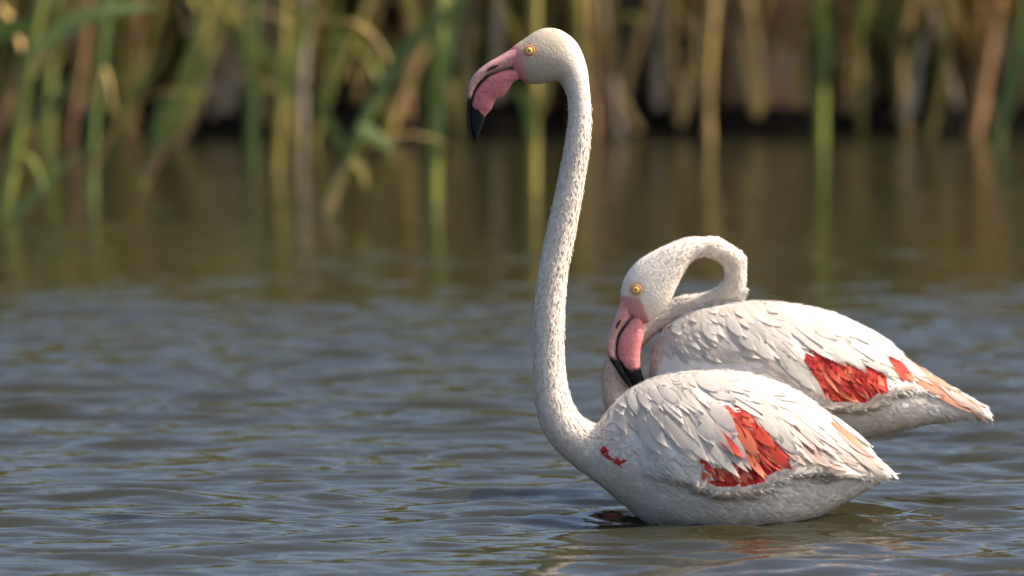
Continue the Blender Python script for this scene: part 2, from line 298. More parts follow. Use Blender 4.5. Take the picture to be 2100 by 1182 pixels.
G, B_, O, T_, R_, E = 'reed_green', 'reed_bright', 'reed_olive', 'reed_tan', 'reed_orange', 'reed_grey'
big = [
 ([(4, 450), (35, 270), (60, 100), (85, -10)], 30, B_, 'yellow green reed leaning right at the left border, foot lowest on the water', None, [([(2, 472), (60, 410), (168, 303)], 24, G), ([(60, 110), (180, 30), (330, 12)], 34, G), ([(70, 60), (20, 60), (-60, 110)], 40, G)]),
 ([(-40, 330), (0, 250), (50, 120), (75, 60)], 26, R_, 'orange brown reed slanting out of the left border', 11.0, []),
 ([(95, 330), (98, 200), (105, 60), (112, -10)], 34, B_, 'broad light green reed just right of the leftmost leaning reed', 10.9, [([(48, 265), (100, 215), (176, 145)], 26, G), ([(100, 120), (120, 60), (135, -10)], 40, B_)]),
 ([(137, 320), (146, 240), (163, 157), (170, 100)], 24, R_, 'short orange reed under the crossing green leaf at far left', 11.1, []),
 ([(188, 405), (188, 285), (200, 180), (216, 40)], 22, G, 'grey green upright reed standing in open water left of the orange stalk', None, []),
 ([(262, 310), (270, 215), (281, 15), (283, -10)], 30, R_, 'thick straight orange stalk upright against the dark gap', 11.3, []),
 ([(290, 381), (333, 286), (376, 181), (410, 70), (438, -5)], 24, O, 'long slanting reed with orange foot and green upper leaves', None, [([(318, 310), (360, 215), (398, 100), (420, 0)], 34, B_), ([(312, 320), (325, 240), (345, 180)], 22, G), ([(300, 372), (335, 300), (352, 250)], 18, R_)]),
 ([(462, 280), (466, 200), (476, 71), (482, -10)], 36, E, 'broad pale grey dead stalk between dark gaps, left of centre', 11.5, [([(462, 270), (470, 180), (490, 60)], 30, E)]),
 ([(517, 352), (517, 200), (519, 120), (526, -10)], 26, G, 'dark green upright reed standing beside the pale grey dead stalk', None, [([(519, 160), (490, 60), (440, -10)], 26, B_)]),
 ([(562, 352), (568, 290), (576, 190), (582, -10)], 28, O, 'yellow olive upright reed with leaf bending to upper left', None, [([(597, 216), (552, 119), (443, 28)], 28, B_), ([(580, 180), (610, 90), (640, -10)], 28, B_)]),
 ([(614, 300), (616, 220), (619, 133), (624, 40)], 28, E, 'pale tan broken stalk right of the yellow olive reed', 11.2, []),
 ([(655, 310), (658, 160), (662, 40), (664, -10)], 30, R_, 'brown orange upright stalk behind the long diagonal reed', 11.8, []),
 ([(667, 447), (714, 324), (771, 200), (833, 105), (905, 38), (960, -12)], 24, G, 'long green reed leaning far right, its tan foot in open water', None, [([(716, 330), (680, 260), (643, 196)], 26, G), ([(735, 262), (775, 285), (808, 312)], 30, G), ([(668, 446), (688, 390), (712, 335)], 24, T_), ([(714, 324), (740, 345), (752, 385)], 20, O), ([(771, 200), (840, 90), (900, 20)], 34, G)]),
 ([(722, 310), (728, 229), (762, 60), (778, -10)], 28, T_, 'tan stalk leaning slightly right above the crossing of green leaves', 11.6, []),
 ([(833, 312), (833, 286), (838, 114), (842, -10)], 30, R_, 'light orange upright stalk left of the thick olive reed', 11.4, []),
 ([(886, 420), (889, 238), (898, 60), (902, -10)], 36, B_, 'thick olive green upright reed left of the flamingo bill', None, [([(890, 330), (903, 180), (930, 60), (957, -10)], 34, G)]),
 ([(1015, 300), (1018, 180), (1021, 60), (1022, -10)], 30, E, 'pale grey stalk behind the upright flamingo bill', 11.6, []),
 ([(1092, 395), (1092, 300), (1093, 240), (1096, -10)], 28, O, 'olive reed with bent leaf standing under the upright flamingo head', None, [([(1093, 290), (1080, 220), (1050, 170)], 26, G), ([(1094, 250), (1115, 190), (1130, 120)], 24, O)]),
 ([(1190, 300), (1189, 180), (1186, 60), (1184, -10)], 36, O, 'yellow olive stalk directly behind the upright flamingo nape', 11.4, []),
 ([(1218, 300), (1216, 180), (1211, 60), (1208, -10)], 16, R_, 'thin rusty stalk just right of the upright flamingo neck', 11.3, []),
 ([(1306, 262), (1290, 235), (1263, 190), (1250, 150)], 22, T_, 'short bent tan reed leaning left near the upright flamingo neck', 11.5, []),
 ([(1286, 290), (1288, 150), (1288, 50), (1286, -10)], 26, E, 'grey stalk second right of the upright flamingo neck', 11.9, []),
 ([(1352, 285), (1349, 158), (1349, 50), (1350, -10)], 28, E, 'grey tan stalk left of the pale broken one', 11.6, [([(1440, 78), (1400, 40), (1372, -5)], 24, T_)]),
 ([(1455, 290), (1452, 200), (1459, 68), (1466, -10)], 17, T_, 'pale straw stalk reaching the water above the looped neck', 11.2, []),
 ([(1496, 290), (1494, 136), (1494, 27), (1496, -10)], 30, O, 'yellow stalk right of the pale straw stalk', 11.7, []),
 ([(1606, 290), (1603, 180), (1602, 60), (1600, -10)], 32, E, 'pale grey stalk with a folded straw leaf', 11.6, [([(1572, 190), (1600, 120), (1640, 128)], 34, E), ([(1618, 255), (1620, 172), (1624, 130)], 26, R_)]),
 ([(1683, 312), (1684, 200), (1685, 60), (1686, -10)], 26, 'reed_bright', 'bright green upright reed alone among brown stalks on the right', 11.0, [([(1684, 180), (1700, 60), (1690, -10)], 30, G)]),
 ([(1790, 280), (1765, 81), (1738, -5), (1725, -60)], 26, E, 'grey tan stalk leaning left, right of the bright green reed', 11.9, []),
 ([(1797, 285), (1797, 90), (1801, -5), (1802, -40)], 24, O, 'olive green stalk behind the leaning grey tan stalk', 12.0, [([(1856, 70), (1895, 45), (1940, 22)], 16, G)]),
 ([(1995, 290), (2010, 204), (2035, 60), (2046, -10)], 34, R_, 'thick orange brown stalk near the right border', 11.4, []),
 ([(2040, 320), (2046, 271), (2070, 150), (2091, 45)], 30, G, 'blue green reed leaning right at the right border', 11.0, [([(2050, 260), (2085, 150), (2130, 40)], 34, G)]),
] + [
 ([(232, 320), (262, 230), (300, 110), (330, -10)], 16, O, 'slim olive reed leaning right beside the thick orange stalk', 11.2, [([(240, 290), (275, 200), (350, 90)], 22, B_)]),
 ([(345, 330), (380, 240), (430, 110), (470, -10)], 18, B_, 'slim bright reed leaning right just left of the pale grey dead stalk', 11.0, [([(352, 310), (400, 230), (420, 180)], 20, T_)]),
 ([(612, 310), (590, 230), (540, 110), (470, 10)], 16, O, 'slim olive reed leaning left across the dark green upright one', 11.1, []),
 ([(640, 300), (668, 210), (715, 100), (760, -10)], 18, O, 'slim yellow olive reed leaning right before the brown orange stalk', 11.0, [([(655, 250), (690, 120), (690, -10)], 24, B_)]),
 ([(52, 330), (72, 250), (110, 130), (160, 20)], 20, T_, 'tan reed leaning right beneath the leftmost green blades', 11.1, [([(60, 300), (30, 200), (20, 80)], 22, B_)]),
 ([(228, 310), (222, 220), (230, 90), (240, -10)], 20, G, 'slim green reed upright in the dark gap at left', 11.3, []),
 ([(520, 310), (560, 220), (620, 110), (665, 0)], 18, T_, 'slim tan reed leaning right from the dark green reed', 11.4, []),
 ([(790, 320), (812, 230), (860, 120), (910, 0)], 18, T_, 'slim tan reed leaning right before the thick olive reed', 11.2, [([(800, 290), (790, 180), (800, 60)], 22, O)]),
 ([(945, 310), (930, 220), (905, 110), (890, -10)], 18, T_, 'slim tan reed leaning left just before the upright flamingo bill', 11.4, [([(940, 290), (950, 160), (985, 40)], 22, O)]),
 ([(1250, 285), (1275, 200), (1310, 90), (1335, -10)], 20, T_, 'slim tan reed leaning right in the gap near the upright neck', 11.5, []),
 ([(1402, 290), (1388, 200), (1376, 90), (1380, -10)], 22, T_, 'slim golden reed between grey tan stalk and pale straw stalk', 11.5, [([(1396, 250), (1420, 150), (1430, 40)], 24, T_)]),
 ([(1432, 280), (1455, 200), (1500, 90), (1545, -10)], 18, E, 'slim grey reed crossing behind the pale straw stalk', 11.7, []),
 ([(1545, 285), (1556, 190), (1548, 80), (1532, -10)], 26, T_, 'golden tan reed left of the folded straw leaf', 11.5, [([(1550, 240), (1530, 150), (1525, 40)], 26, T_)]),
 ([(1652, 285), (1642, 190), (1640, 80), (1662, -10)], 22, T_, 'golden tan reed close left of the bright green reed', 11.6, []),
 ([(1722, 285), (1735, 200), (1738, 90), (1728, -10)], 24, R_, 'rusty reed close right of the bright green reed', 11.6, [([(1728, 250), (1760, 160), (1770, 60)], 24, T_)]),
 ([(1862, 290), (1848, 200), (1850, 90), (1872, -10)], 26, T_, 'golden tan reed halfway between bright green reed and orange stalk', 11.5, [([(1858, 250), (1880, 150), (1900, 50)], 26, E)]),
 ([(1902, 290), (1925, 210), (1938, 100), (1945, -10)], 22, O, 'yellow olive reed left of the thick orange brown stalk', 11.4, []),
 ([(1972, 285), (1958, 200), (1930, 90), (1900, -10)], 18, E, 'slim grey reed leaning left beside the thick orange brown stalk', 11.6, []),
]
for i, (pp, w, mn, lab, Y, lv) in enumerate(big): reed_thing(pp, w, mn, lab, Y=Y, leaves=lv, lean_seed=i)

# smaller reeds filling the bank: each a thing of its own, copied from a few kinds
def reed_proto(i, sm, lm, label, group, hgt, rad, bend):
    r = random.Random(100+i); root = empty('reed', (0, 0, 0)); tag(root, label, 'reed', group)
    zs = np.linspace(-.15, hgt, 14); pa = np.stack([bend*(zs/hgt)**2*np.sign(zs), 0.1*bend*zs, zs], -1)
    V, F = tube(pa, rad*np.linspace(1, .35, 14), 6); obj('stem', mesh('stem', V, F, M[sm]), root)
    for k in range(10):
        z = r.uniform(.05, hgt*.95) if k > 4 else r.uniform(.0, .35); j = np.argmin(abs(zs-z)); az = r.uniform(0, 6.28)
        V, F = blade(leaf_path(pa[j], az, r.uniform(.35, .9), r.uniform(.8, 1.35), r.uniform(.3, 1.4)), r.uniform(.012, .024), np.array([-math.sin(az), math.cos(az), .1]))
        obj('leaf', mesh('leaf', V, F, M[lm if k % 3 else sm]), root)
    return root
def copy_tree(o):
    c = o.copy(); scene.collection.objects.link(c)
    for ch in o.children:
        d = ch.copy(); scene.collection.objects.link(d); d.parent = c; d.matrix_parent_inverse = ch.matrix_parent_inverse
    return c
kinds = [(E, T_, 'thin grey dry reed, blurred, in the bank behind the flamingos', 'thin grey dry reeds', 1.7, .013, .15),
         (T_, O, 'thin tan reed with olive leaves in the blurred bank', 'thin tan reeds', 1.9, .013, -.2),
         (R_, T_, 'thin orange brown reed in the blurred bank', 'thin orange brown reeds', 1.6, .013, .1),
         (G, G, 'thin dark green leafy reed in the blurred bank', 'thin dark green reeds', 2.2, .012, .25),
         (O, B_, 'thin yellow olive leafy reed in the blurred bank', 'thin yellow olive reeds', 2.1, .013, -.12)]
protos = [reed_proto(i, *k) for i, k in enumerate(kinds)]; used = set()
for i in range(240):
    x = random.uniform(-2.7, 2.7) if i < 150 else random.uniform(0, 2.4); y = random.uniform(11.45, 13.0)
    wts = [2, 3, 2, 3, 4] if x < 0.1 else [5, 5, 3, 1, 2]
    k = random.choices(range(5), wts)[0]
    o = protos[k] if k not in used else copy_tree(protos[k]); used.add(k)
    s = random.uniform(.8, 1.25); o.location = (x, y, random.uniform(.02, .12)); o.rotation_euler = (random.uniform(-.1, .1), random.uniform(-.16, .16), random.uniform(0, 6.28)); o.scale = (s, s, s)
for i, p in enumerate(protos):
    if i not in used: p.location = (2.3, 12, 0)

def build_bed():
    Vs = []; Fs = []; MI = []; n0 = 0; r = random.Random(5)
    names = [G, B_, O, T_, R_, E]
    def add(V, F, mi):
        nonlocal n0
        Vs.extend(V); Fs.extend([tuple(q+n0 for q in f) for f in F]); MI.extend([mi]*len(F)); n0 += len(V)
    for i in range(3400):
        x = r.uniform(-9, 9) if i < 1500 else r.uniform(-3, 3); y = (12.0+5.5*r.random()**1.6) if x < 2.7 else r.uniform(13.0, 17.5)
        h = r.uniform(1.5, 2.6); bx = r.uniform(-.3, .3); z0 = .03
        zz = np.linspace(0, h, 6); pa = np.stack([x+bx*(zz/h)**2, y+0*zz, z0+zz], -1)
        dead = r.random() < (.3 if x < 0 else .42)
        V, F = tube(pa, r.uniform(.007, .016)*np.linspace(1, .4, 6), 4); add(V, F, r.choice([3, 4, 5]) if dead else r.choice([0, 0, 1, 2]))
        for k in range(6):
            zq = r.random()**.7*h; j = int(zq/h*5); az = r.uniform(0, 6.28)
            V, F = blade(leaf_path(pa[j], az, r.uniform(.4, 1.0), r.uniform(.7, 1.35), r.uniform(.4, 1.8), 5), r.uniform(.012, .024), np.array([-math.sin(az), math.cos(az), .1]))
            add(V, F, r.choice([2, 3, 5]) if (dead and zq < .7) else r.choice([0, 1, 1, 2]))
    m = mesh('reed_bed', Vs, Fs, None)
    for q in names: m.materials.append(M[q])
    m.polygons.foreach_set('material_index', MI)
    tag(obj('reed_bed', m), 'dense mass of blurred reeds filling the bank behind', 'reeds', kind='stuff')
build_bed()

# ------------------------------------------------------------------ flamingos
def loft(stations, Y, n=60, ns=28, pw=1.0):
    """rings between two measured outlines: rows (ax, ay, bx, by, half width m, dy m)"""
    st = np.array(stations, float)
    q = pchip(np.column_stack([(st[:, 0]+st[:, 2])/2, (st[:, 1]+st[:, 3])/2, st]), n)[:, 2:]
    V = []; prm = []
    for i, (ax, ay, bx, by, w, dy) in enumerate(q):
        A = P(ax, ay, Y+dy); B = P(bx, by, Y+dy); c = (A+B)/2; h = (A-B)/2
        for j in range(ns):
            f = 2*math.pi*j/ns; ca, sa = math.cos(f), math.sin(f)
            ca = math.copysign(abs(ca)**pw, ca); sa = math.copysign(abs(sa)**pw, sa)
            V.append(c+h*ca+np.array([0, -w*sa, 0])); prm.append((i/(n-1), ca, sa))
    F = []
    for i in range(n-1):
        for j in range(ns): F.append((i*ns+j, i*ns+(j+1) % ns, (i+1)*ns+(j+1) % ns, (i+1)*ns+j))
    V.append(np.mean(V[:ns], 0)); V.append(np.mean(V[(n-1)*ns:n*ns], 0)); prm += [(0, 0, 0), (1, 0, 0)]
    a, b = len(V)-2, len(V)-1
    for j in range(ns): F.append((a, (j+1) % ns, j)); F.append((b, (n-1)*ns+j, (n-1)*ns+(j+1) % ns))
    return np.array(V), F, np.array(prm)
def tube_stations(pts):
    """centre line rows (x, y, r px, dy) -> loft rows"""
    p = np.array(pts, float); T = np.gradient(p[:, :2], axis=0); T /= np.linalg.norm(T, axis=1)[:, None]
    n = np.stack([-T[:, 1], T[:, 0]], -1)
    return [(x+nx*r, y+ny*r, x-nx*r, y-ny*r, r/1000, dy) for (x, y, r, dy), (nx, ny) in zip(p, n)]
def body_loft(top, bot, hw, wing, Y, x0, x1, bulge=0.013, n=110, ns=72):
    V = []; F = []
    t = (1-np.cos(np.linspace(0, math.pi, n)))/2; t = 0.5*t+0.5*np.linspace(0, 1, n)
    for i in range(n):
        x = x0+(x1-x0)*t[i]; zt = interp(x, top); zb = interp(x, bot); w = interp(x, hw); we = interp(x, wing); lo = wing[0][0]; hi = wing[-1][0]
        amt = np.clip((x-lo)/70, 0, 1)*np.clip((hi-x)/60, 0, 1)
        c = (zt+zb)/2+0.06*(zb-zt); 
        for j in range(ns):
            f = 2*math.pi*j/ns; ca, sa = math.cos(f), math.sin(f)
            yy = c+(zt-c)*ca if ca > 0 else c+(zb-c)*-ca
            a = abs(sa)**0.92*w
            u = np.clip((we-yy)/12+.5, 0, 1); u = u*u*(3-2*u); top_f = np.clip((yy-zt)/70, 0, 1)
            a += bulge*amt*u*top_f
            V.append(P(x, yy, Y)+np.array([0, -a*np.sign(sa), 0]))
    for i in range(n-1):
        for j in range(ns): F.append((i*ns+j, i*ns+(j+1) % ns, (i+1)*ns+(j+1) % ns, (i+1)*ns+j))
    V.append(np.mean(V[:ns], 0)); V.append(np.mean(V[(n-1)*ns:n*ns], 0)); a, b = len(V)-2, len(V)-1
    for j in range(ns): F.append((a, (j+1) % ns, j)); F.append((b, (n-1)*ns+j, (n-1)*ns+(j+1) % ns))
    return np.array(V), F
def smooth_pts(pts, n=60):
    p = np.array(pts, float); q = pchip(p, n); return [tuple(r) for r in q]
def fuse(parts, voxel=0.0034, it=5):
    V = []; F = []
    for v, f in parts:
        n0 = len(V); V += list(v); F += [tuple(q+n0 for q in g) for g in f]
    m = mesh('tmp', V, F, None); bm = bmesh.new(); bm.from_mesh(m); bmesh.ops.recalc_face_normals(bm, faces=bm.faces); bm.to_mesh(m); bm.free()
    o = obj('tmp', m); md = o.modifiers.new('r', 'REMESH'); md.mode = 'VOXEL'; md.voxel_size = voxel; md.use_smooth_shade = True
    ev = o.evaluated_get(bpy.context.evaluated_depsgraph_get()); out = bpy.data.meshes.new_from_object(ev)
    bpy.data.objects.remove(o); bpy.data.meshes.remove(m)
    co = np.zeros(len(out.vertices)*3); out.vertices.foreach_get('co', co); co = co.reshape(-1, 3)
    ed = np.zeros(len(out.edges)*2, int); out.edges.foreach_get('vertices', ed); ed = ed.reshape(-1, 2)
    deg = np.bincount(ed.ravel(), minlength=len(co))[:, None]
    for k in range(it):
        for lam in (.55, -.56):
            s = np.zeros_like(co); np.add.at(s, ed[:, 0], co[ed[:, 1]]); np.add.at(s, ed[:, 1], co[ed[:, 0]])
            co = co+lam*(s/deg-co)
    out.vertices.foreach_set('co', co.ravel()); out.polygons.foreach_set('use_smooth', [True]*len(out.polygons)); out.update()
    return out, co
def inpoly(p, poly):
    x, y = p; c = False; n = len(poly)
    for i in range(n):
        x1, y1 = poly[i]; x2, y2 = poly[i-1]
        if (y1 > y) != (y2 > y) and x < (x2-x1)*(y-y1)/(y2-y1)+x1: c = not c
    return c

class Bird:
    def __init__(s, Y, label): 
        s.Y = Y; s.root = None; s.label = label; s.regions = []
    def finish_hull(s, parts, spine, colour):
        s.bbvh = BVHTree.FromPolygons([Vector(c) for c in parts[0][0]], [tuple(f) for f in parts[0][1]])
        s.mesh, co = fuse(parts); s.co = co; s.mesh.name = 'body'
        s.bvh = BVHTree.FromPolygons([Vector(c) for c in co], [tuple(p.vertices) for p in s.mesh.polygons])
        # spine samples (world) with radius and tangent, for pigment and the lie of the small feathers
        sp = pchip(spine, 160); s.sp = np.array([P(x, y, s.Y+dy) for x, y, r, dy in sp]); s.sr = sp[:, 2]/1000
        s.st = np.gradient(s.sp, axis=0); s.st /= np.linalg.norm(s.st, axis=1)[:, None]
        s.px = to_px(co); s.k, s.dn = s.near(co)
        set_col(s.mesh, colour(s.px, s.k, s.dn)); s.mesh.materials.clear(); s.mesh.materials.append(M['plumage'])
        s.hull = obj('body', s.mesh, s.root)
    def near(s, co):
        k = np.zeros(len(co), int); dn = np.zeros(len(co))
        for a in range(0, len(co), 4000):
            d = np.linalg.norm(co[a:a+4000, None]-s.sp[None], axis=2)/s.sr[None]
            k[a:a+4000] = d.argmin(1); dn[a:a+4000] = d.min(1)
        return k, dn
    def surf(s, px, py, bvh=None):
        d = ray(px, py); h = (bvh or s.bvh).ray_cast(Vector(CAMP), Vector(d).normalized())
        if h[0] is not None:
            n = np.array(h[1]); return np.array(h[0]), (n if n @ d < 0 else -n)
        p = P(px, py, s.Y-.010); h = (bvh or s.bvh).find_nearest(Vector(p))
        if h[3] < .018: return np.array(h[0]), np.array(h[1])
        return p, np.array([0, -1, 0.0])
    def feather(s, line, W0, mname, **kw):
        if len(line) < 3: return None
        return s.vane(line, W0, mname, **kw)
    def vane(s, line, W, mname, base=.0008, lift=.006, camber=.0006, seed=0, point=1.0, nu=13, nv=7):
        r = np.random.default_rng(seed); line = pchip(line, nu); V = []; uv = []
        tw = r.uniform(-.0025, .0025); jag = r.uniform(-.10, .10, (nu, 2))
        T = np.gradient(line, axis=0); T /= np.linalg.norm(T, axis=1)[:, None]
        for i in range(nu):
            t = i/(nu-1); w = W*(min(1, .35+t*2.6))*(1-max(0, (t-.45)/.55)**(1.7*point))**(.75*point)
            for j in range(nv):
                v = -1+2*j/(nv-1)
                ww = w*(1+(jag[i, 0 if v < 0 else 1] if abs(v) == 1 and t > .4 else 0))
                dt = -abs(v)*W*.25*(t < .98)          # barbs slant back from the shaft
                q = line[i]+np.array([-T[i, 1], T[i, 0]])*v*ww/2*1.0 + T[i]*dt*.6
                p, n = s.surf(*q, bvh=s.bbvh)
                off = base+lift*t**1.4+camber*(1-v*v)*(1-.5*t)+tw*v*t
                V.append(p+n*off*np.array([1, 1, 1])); uv.append((j/(nv-1), t))
        V = np.array(V)
        # relax the depth so that the vane stays a smooth sheet across folds of the body
        g = V.reshape(nu, nv, 3)
        for k in range(2): g[1:-1] = g[1:-1]*.5+(g[:-2]+g[2:])*.25
        F = [(i*nv+j, i*nv+j+1, (i+1)*nv+j+1, (i+1)*nv+j) for i in range(nu-1) for j in range(nv-1)]
        V = list(g.reshape(-1, 3)); Wm = W/1000
        for i in range(3, nu-1):                       # loose barbs along the edge
            for j, jj in ((0, 1), (nv-1, nv-2)):
                for k in range(2):
                    a = g[i, j]*(1-k*.5)+g[i-1, j]*k*.5; t_ = g[i+1, nv//2]-g[i, nv//2]; t_ /= np.linalg.norm(t_)+1e-9
                    o_ = g[i, j]-g[i, jj]; o_ /= np.linalg.norm(o_)+1e-9
                    d = t_+o_*r.uniform(.15, .5); d /= np.linalg.norm(d); l = Wm*r.uniform(.15, .42)
                    b = len(V); V += [a-o_*.0012-t_*.0007, a-o_*.0012+t_*.0009, a+d*l]; uv += [((j/(nv-1))*.9+.05, i/(nu-1))]*3; F.append((b, b+1, b+2))
        return obj('feather', mesh('feather', V, F, M[mname], uv=uv), s.root)
    def flow(s, q):
        d = np.linalg.norm(s.fl[:, :2]-np.asarray(q), axis=1)+4; w = 1/d**2.2; a = np.radians(s.fl[:, 2])
        v = np.array([(w*np.cos(a)).sum(), (w*np.sin(a)).sum()]); return v/np.linalg.norm(v)
    def trail(s, tip, L, n=6):
        p = np.array(tip, float); pts = [p.copy()]
        wob = random.uniform(-.16, .16)
        for i in range(n):
            f = s.flow(p); a = wob*(1-i/n*1.6); f = np.array([f[0]*math.cos(a)-f[1]*math.sin(a), f[0]*math.sin(a)+f[1]*math.cos(a)])
            q = p-f*L/n
            if s.bbvh.ray_cast(Vector(CAMP), Vector(ray(q[0]-3, q[1]-5)).normalized())[0] is None: break
            p = q; pts.append(p.copy())
        return pts[::-1]
    def fill(s, poly, L, W, space, mats, seed, base=.0008, lift=.006, point=1.0, jit=.45, within=None):
        r = random.Random(seed); s.regions.append(poly); xs = [p[0] for p in poly]; ys = [p[1] for p in poly]
        y = min(ys); row = 0
        while y < max(ys):
            x = min(xs)+(space/2 if row % 2 else 0)
            while x < max(xs):
                q = (x+r.uniform(-jit, jit)*space, y+r.uniform(-jit, jit)*space)
                if inpoly(q, poly) and s.bbvh.ray_cast(Vector(CAMP), Vector(ray(q[0], q[1]-2)).normalized())[0] is not None:
                    l = L*r.uniform(.65, 1.3); rt = s.trail(q, l)
                    while within and len(rt) > 3 and not inpoly(rt[0], within): rt = rt[1:]
                    s.feather(rt, W*r.uniform(.6, 1.25), r.choice(mats), base=base, lift=lift*r.uniform(.5, 1.5), seed=r.randint(0, 10**6), point=point*r.uniform(.85, 1.25))
                x += space
            y += space*.85; row += 1
    def tuft(s, edge, conv, n, L, W, seed):
        r = random.Random(seed); e = pchip(conv(edge), n)
        for x, y in e:
            for k in range(2):
                a = math.radians(r.uniform(-48, 5)); l = L*r.uniform(.6, 1.3); x0 = x+r.uniform(-5, 5)-l*.7; y0 = y+r.uniform(0, 9)+k*5; b = r.uniform(-.35, .1)
                s.feather([(x0+l*t*math.cos(a+b*t), y0+l*t*math.sin(a+b*t)) for t in (0, .33, .66, 1)], W*r.uniform(.7, 1.3), r.choice(['white', 'cream', 'white']), base=.002, lift=r.uniform(.003, .008), seed=r.randint(0, 10**6), point=1.5)
    def down(s, n, colour, seed=3):
        """small body feathers: uncountable, one mesh"""
        r = np.random.default_rng(seed); m = s.mesh
        ar = np.zeros(len(m.polygons)); m.polygons.foreach_get('area', ar); ce = np.zeros(len(ar)*3); m.polygons.foreach_get('center', ce); ce = ce.reshape(-1, 3)
        no = np.zeros(len(ar)*3); m.polygons.foreach_get('normal', no); no = no.reshape(-1, 3)
        k, dn = s.near(ce); neck = dn < 1.25; wgt = ar*np.where(neck, 2.6, 1.0); px = to_px(ce)
        wgt *= ce[:, 2] > -.01
        f = r.choice(len(ar), n, p=wgt/wgt.sum())
        V = []; F = []; C = []; nn = len(s.sp)
        for i in f:
            near_side = no[i, 1] < .25
            if near_side and not neck[i] and any(inpoly(px[i], g) for g in s.regions): continue
            if any(inpoly(px[i], g) for g in s.bare) : continue
            q = k[i]/nn
            if neck[i] and q > s.headq+r.uniform(-.10, .06): continue
            if neck[i]:
                d = -s.st[k[i]]; L = .0095 if q < s.headq else .006; w = .0017; lf = .035
                if q > s.headq: w = .0012; lf = .02
            else:
                fl = s.flow(px[i]); d = np.array([fl[0], 0, -fl[1]]); d = d*.6+np.array([.5, 0, -.1]); L = .019; w = .0026; lf = .10
            N_ = no[i]; d = d-N_*np.dot(d, N_); l = np.linalg.norm(d)
            if l < .1: continue
            d = d/l+r.normal(0, .10 if q > s.headq else .2, 3); d -= N_*np.dot(d, N_); d /= np.linalg.norm(d)
            sd = np.cross(N_, d); L *= r.uniform(.7, 1.3); w *= r.uniform(.7, 1.3); p = ce[i]+r.normal(0, .0012, 3); lf *= r.uniform(.5, 1.5)
            b = len(V)
            V += [p-sd*w*.6-N_*.0008, p+sd*w*.6-N_*.0008, p+d*L*.55-sd*w+N_*L*lf*.5, p+d*L*.55+sd*w+N_*L*lf*.5, p+d*L+N_*L*lf]
            F += [(b, b+1, b+3, b+2), (b+2, b+3, b+4)]
            C += [i]*5
        V = np.array(V); col = colour(to_px(ce[C]), k[C], dn[C])
        col = col*r.uniform(.9, 1.06, len(V)//5).repeat(5)[:, None]
        o = obj('down', mesh('down', V, F, M['down'], col=col), s.root); o['kind'] = 'stuff'
    def bill(s, name, st, colour, pw=.85):
        V, F, prm = loft(st, s.Y, n=56, ns=26, pw=pw)
        px = to_px(V); m = mesh(name, V, F, M['bill'], col=colour(px, prm)); 
        bm = bmesh.new(); bm.from_mesh(m); bmesh.ops.recalc_face_normals(bm, faces=bm.faces); bm.to_mesh(m); bm.free()
        o = obj(name, m, s.root)
        return BVHTree.FromPolygons([Vector(c) for c in V], F)
    def eye(s, ex, ey, r_px):
        p, n = s.surf(ex, ey); n = n*np.array([.5, 1, .5]); n /= np.linalg.norm(n); R = r_px/1000
        def ball(rad, c, squash, name, mt, par, seg=24):
            bm = bmesh.new(); bmesh.ops.create_uvsphere(bm, u_segments=seg, v_segments=seg//2, radius=rad)
            q = Vector(n).to_track_quat('Z', 'Y')
            for v in bm.verts: v.co.z *= squash; v.co = q @ v.co; v.co += Vector(c)
            m = bpy.data.meshes.new(name); bm.to_mesh(m); bm.free(); m.materials.append(mt); m.polygons.foreach_set('use_smooth', [True]*len(m.polygons))
            return obj(name, m, par)
        e = ball(R*.95, p+n*R*.05, .5, 'eye', M['iris'], s.root)
        ball(R*.27, p+n*R*.50, .35, 'pupil', M['black'], e, 16)
        # dark rim of the lid
        q = Vector(n).to_track_quat('Z', 'Y'); V = []; F = []; a, b_ = 28, 8
        for i in range(a):
            for j in range(b_):
                u = 2*math.pi*i/a; v = 2*math.pi*j/b_; rr = R*1.05+R*.22*math.cos(v)
                V.append(np.array(q @ Vector((rr*math.cos(u), rr*math.sin(u)*.92, R*.20*math.sin(v)+R*.14)))+p)
        F = [(i*b_+j, i*b_+(j+1) % b_, ((i+1) % a)*b_+(j+1) % b_, ((i+1) % a)*b_+j) for i in range(a) for j in range(b_)]
        obj('eyelid', mesh('eyelid', V, F, M['lid']), s.root)
    def slit(s, line, w, bvh):
        L = pchip(line, 12); V = []; T = np.gradient(L, axis=0); T /= np.linalg.norm(T, axis=1)[:, None]; F = []
        for i in range(12):
            ww = w*math.sin(math.pi*i/11)**.7+.15
            for v in (-1, 0, 1):
                q = L[i]+np.array([-T[i, 1], T[i, 0]])*v*ww/2; p, n = s.surf(*q, bvh=bvh); V.append(p+n*.0006*(1 if v else 1.6))
        F = [(i*3+j, i*3+j+1, i*3+4+j, i*3+3+j) for i in range(11) for j in range(2)]
        obj('nostril', mesh('nostril', V, F, M['nostril']), s.root)
    def leg(s, x, y, dy, zt):
        X, _, _ = P(x, y, s.Y); top = np.array([X, s.Y+dy, zt]); kn = np.array([X+.02, s.Y+dy, zt-.35]); ft = np.array([X-.03, s.Y+dy, -.62])
        pts = np.array([top, top*.5+kn*.5, kn+[0, 0, .03], kn, kn-[0, 0, .03], kn*.5+ft*.5, ft])
        V, F = tube(pts, [.016, .0085, .0085, .0125, .0085, .008, .009], 10)
        for k in (-.5, 0, .5):
            v, f = tube(np.array([ft, ft+[-.07*math.cos(k), .07*math.sin(k), -.012]]), [.008, .004], 6); n0 = len(V); V = list(V)+list(v); F = F+[tuple(q+n0 for q in g) for g in f]
        obj('leg', mesh('leg', V, F, M['leg']), s.root)

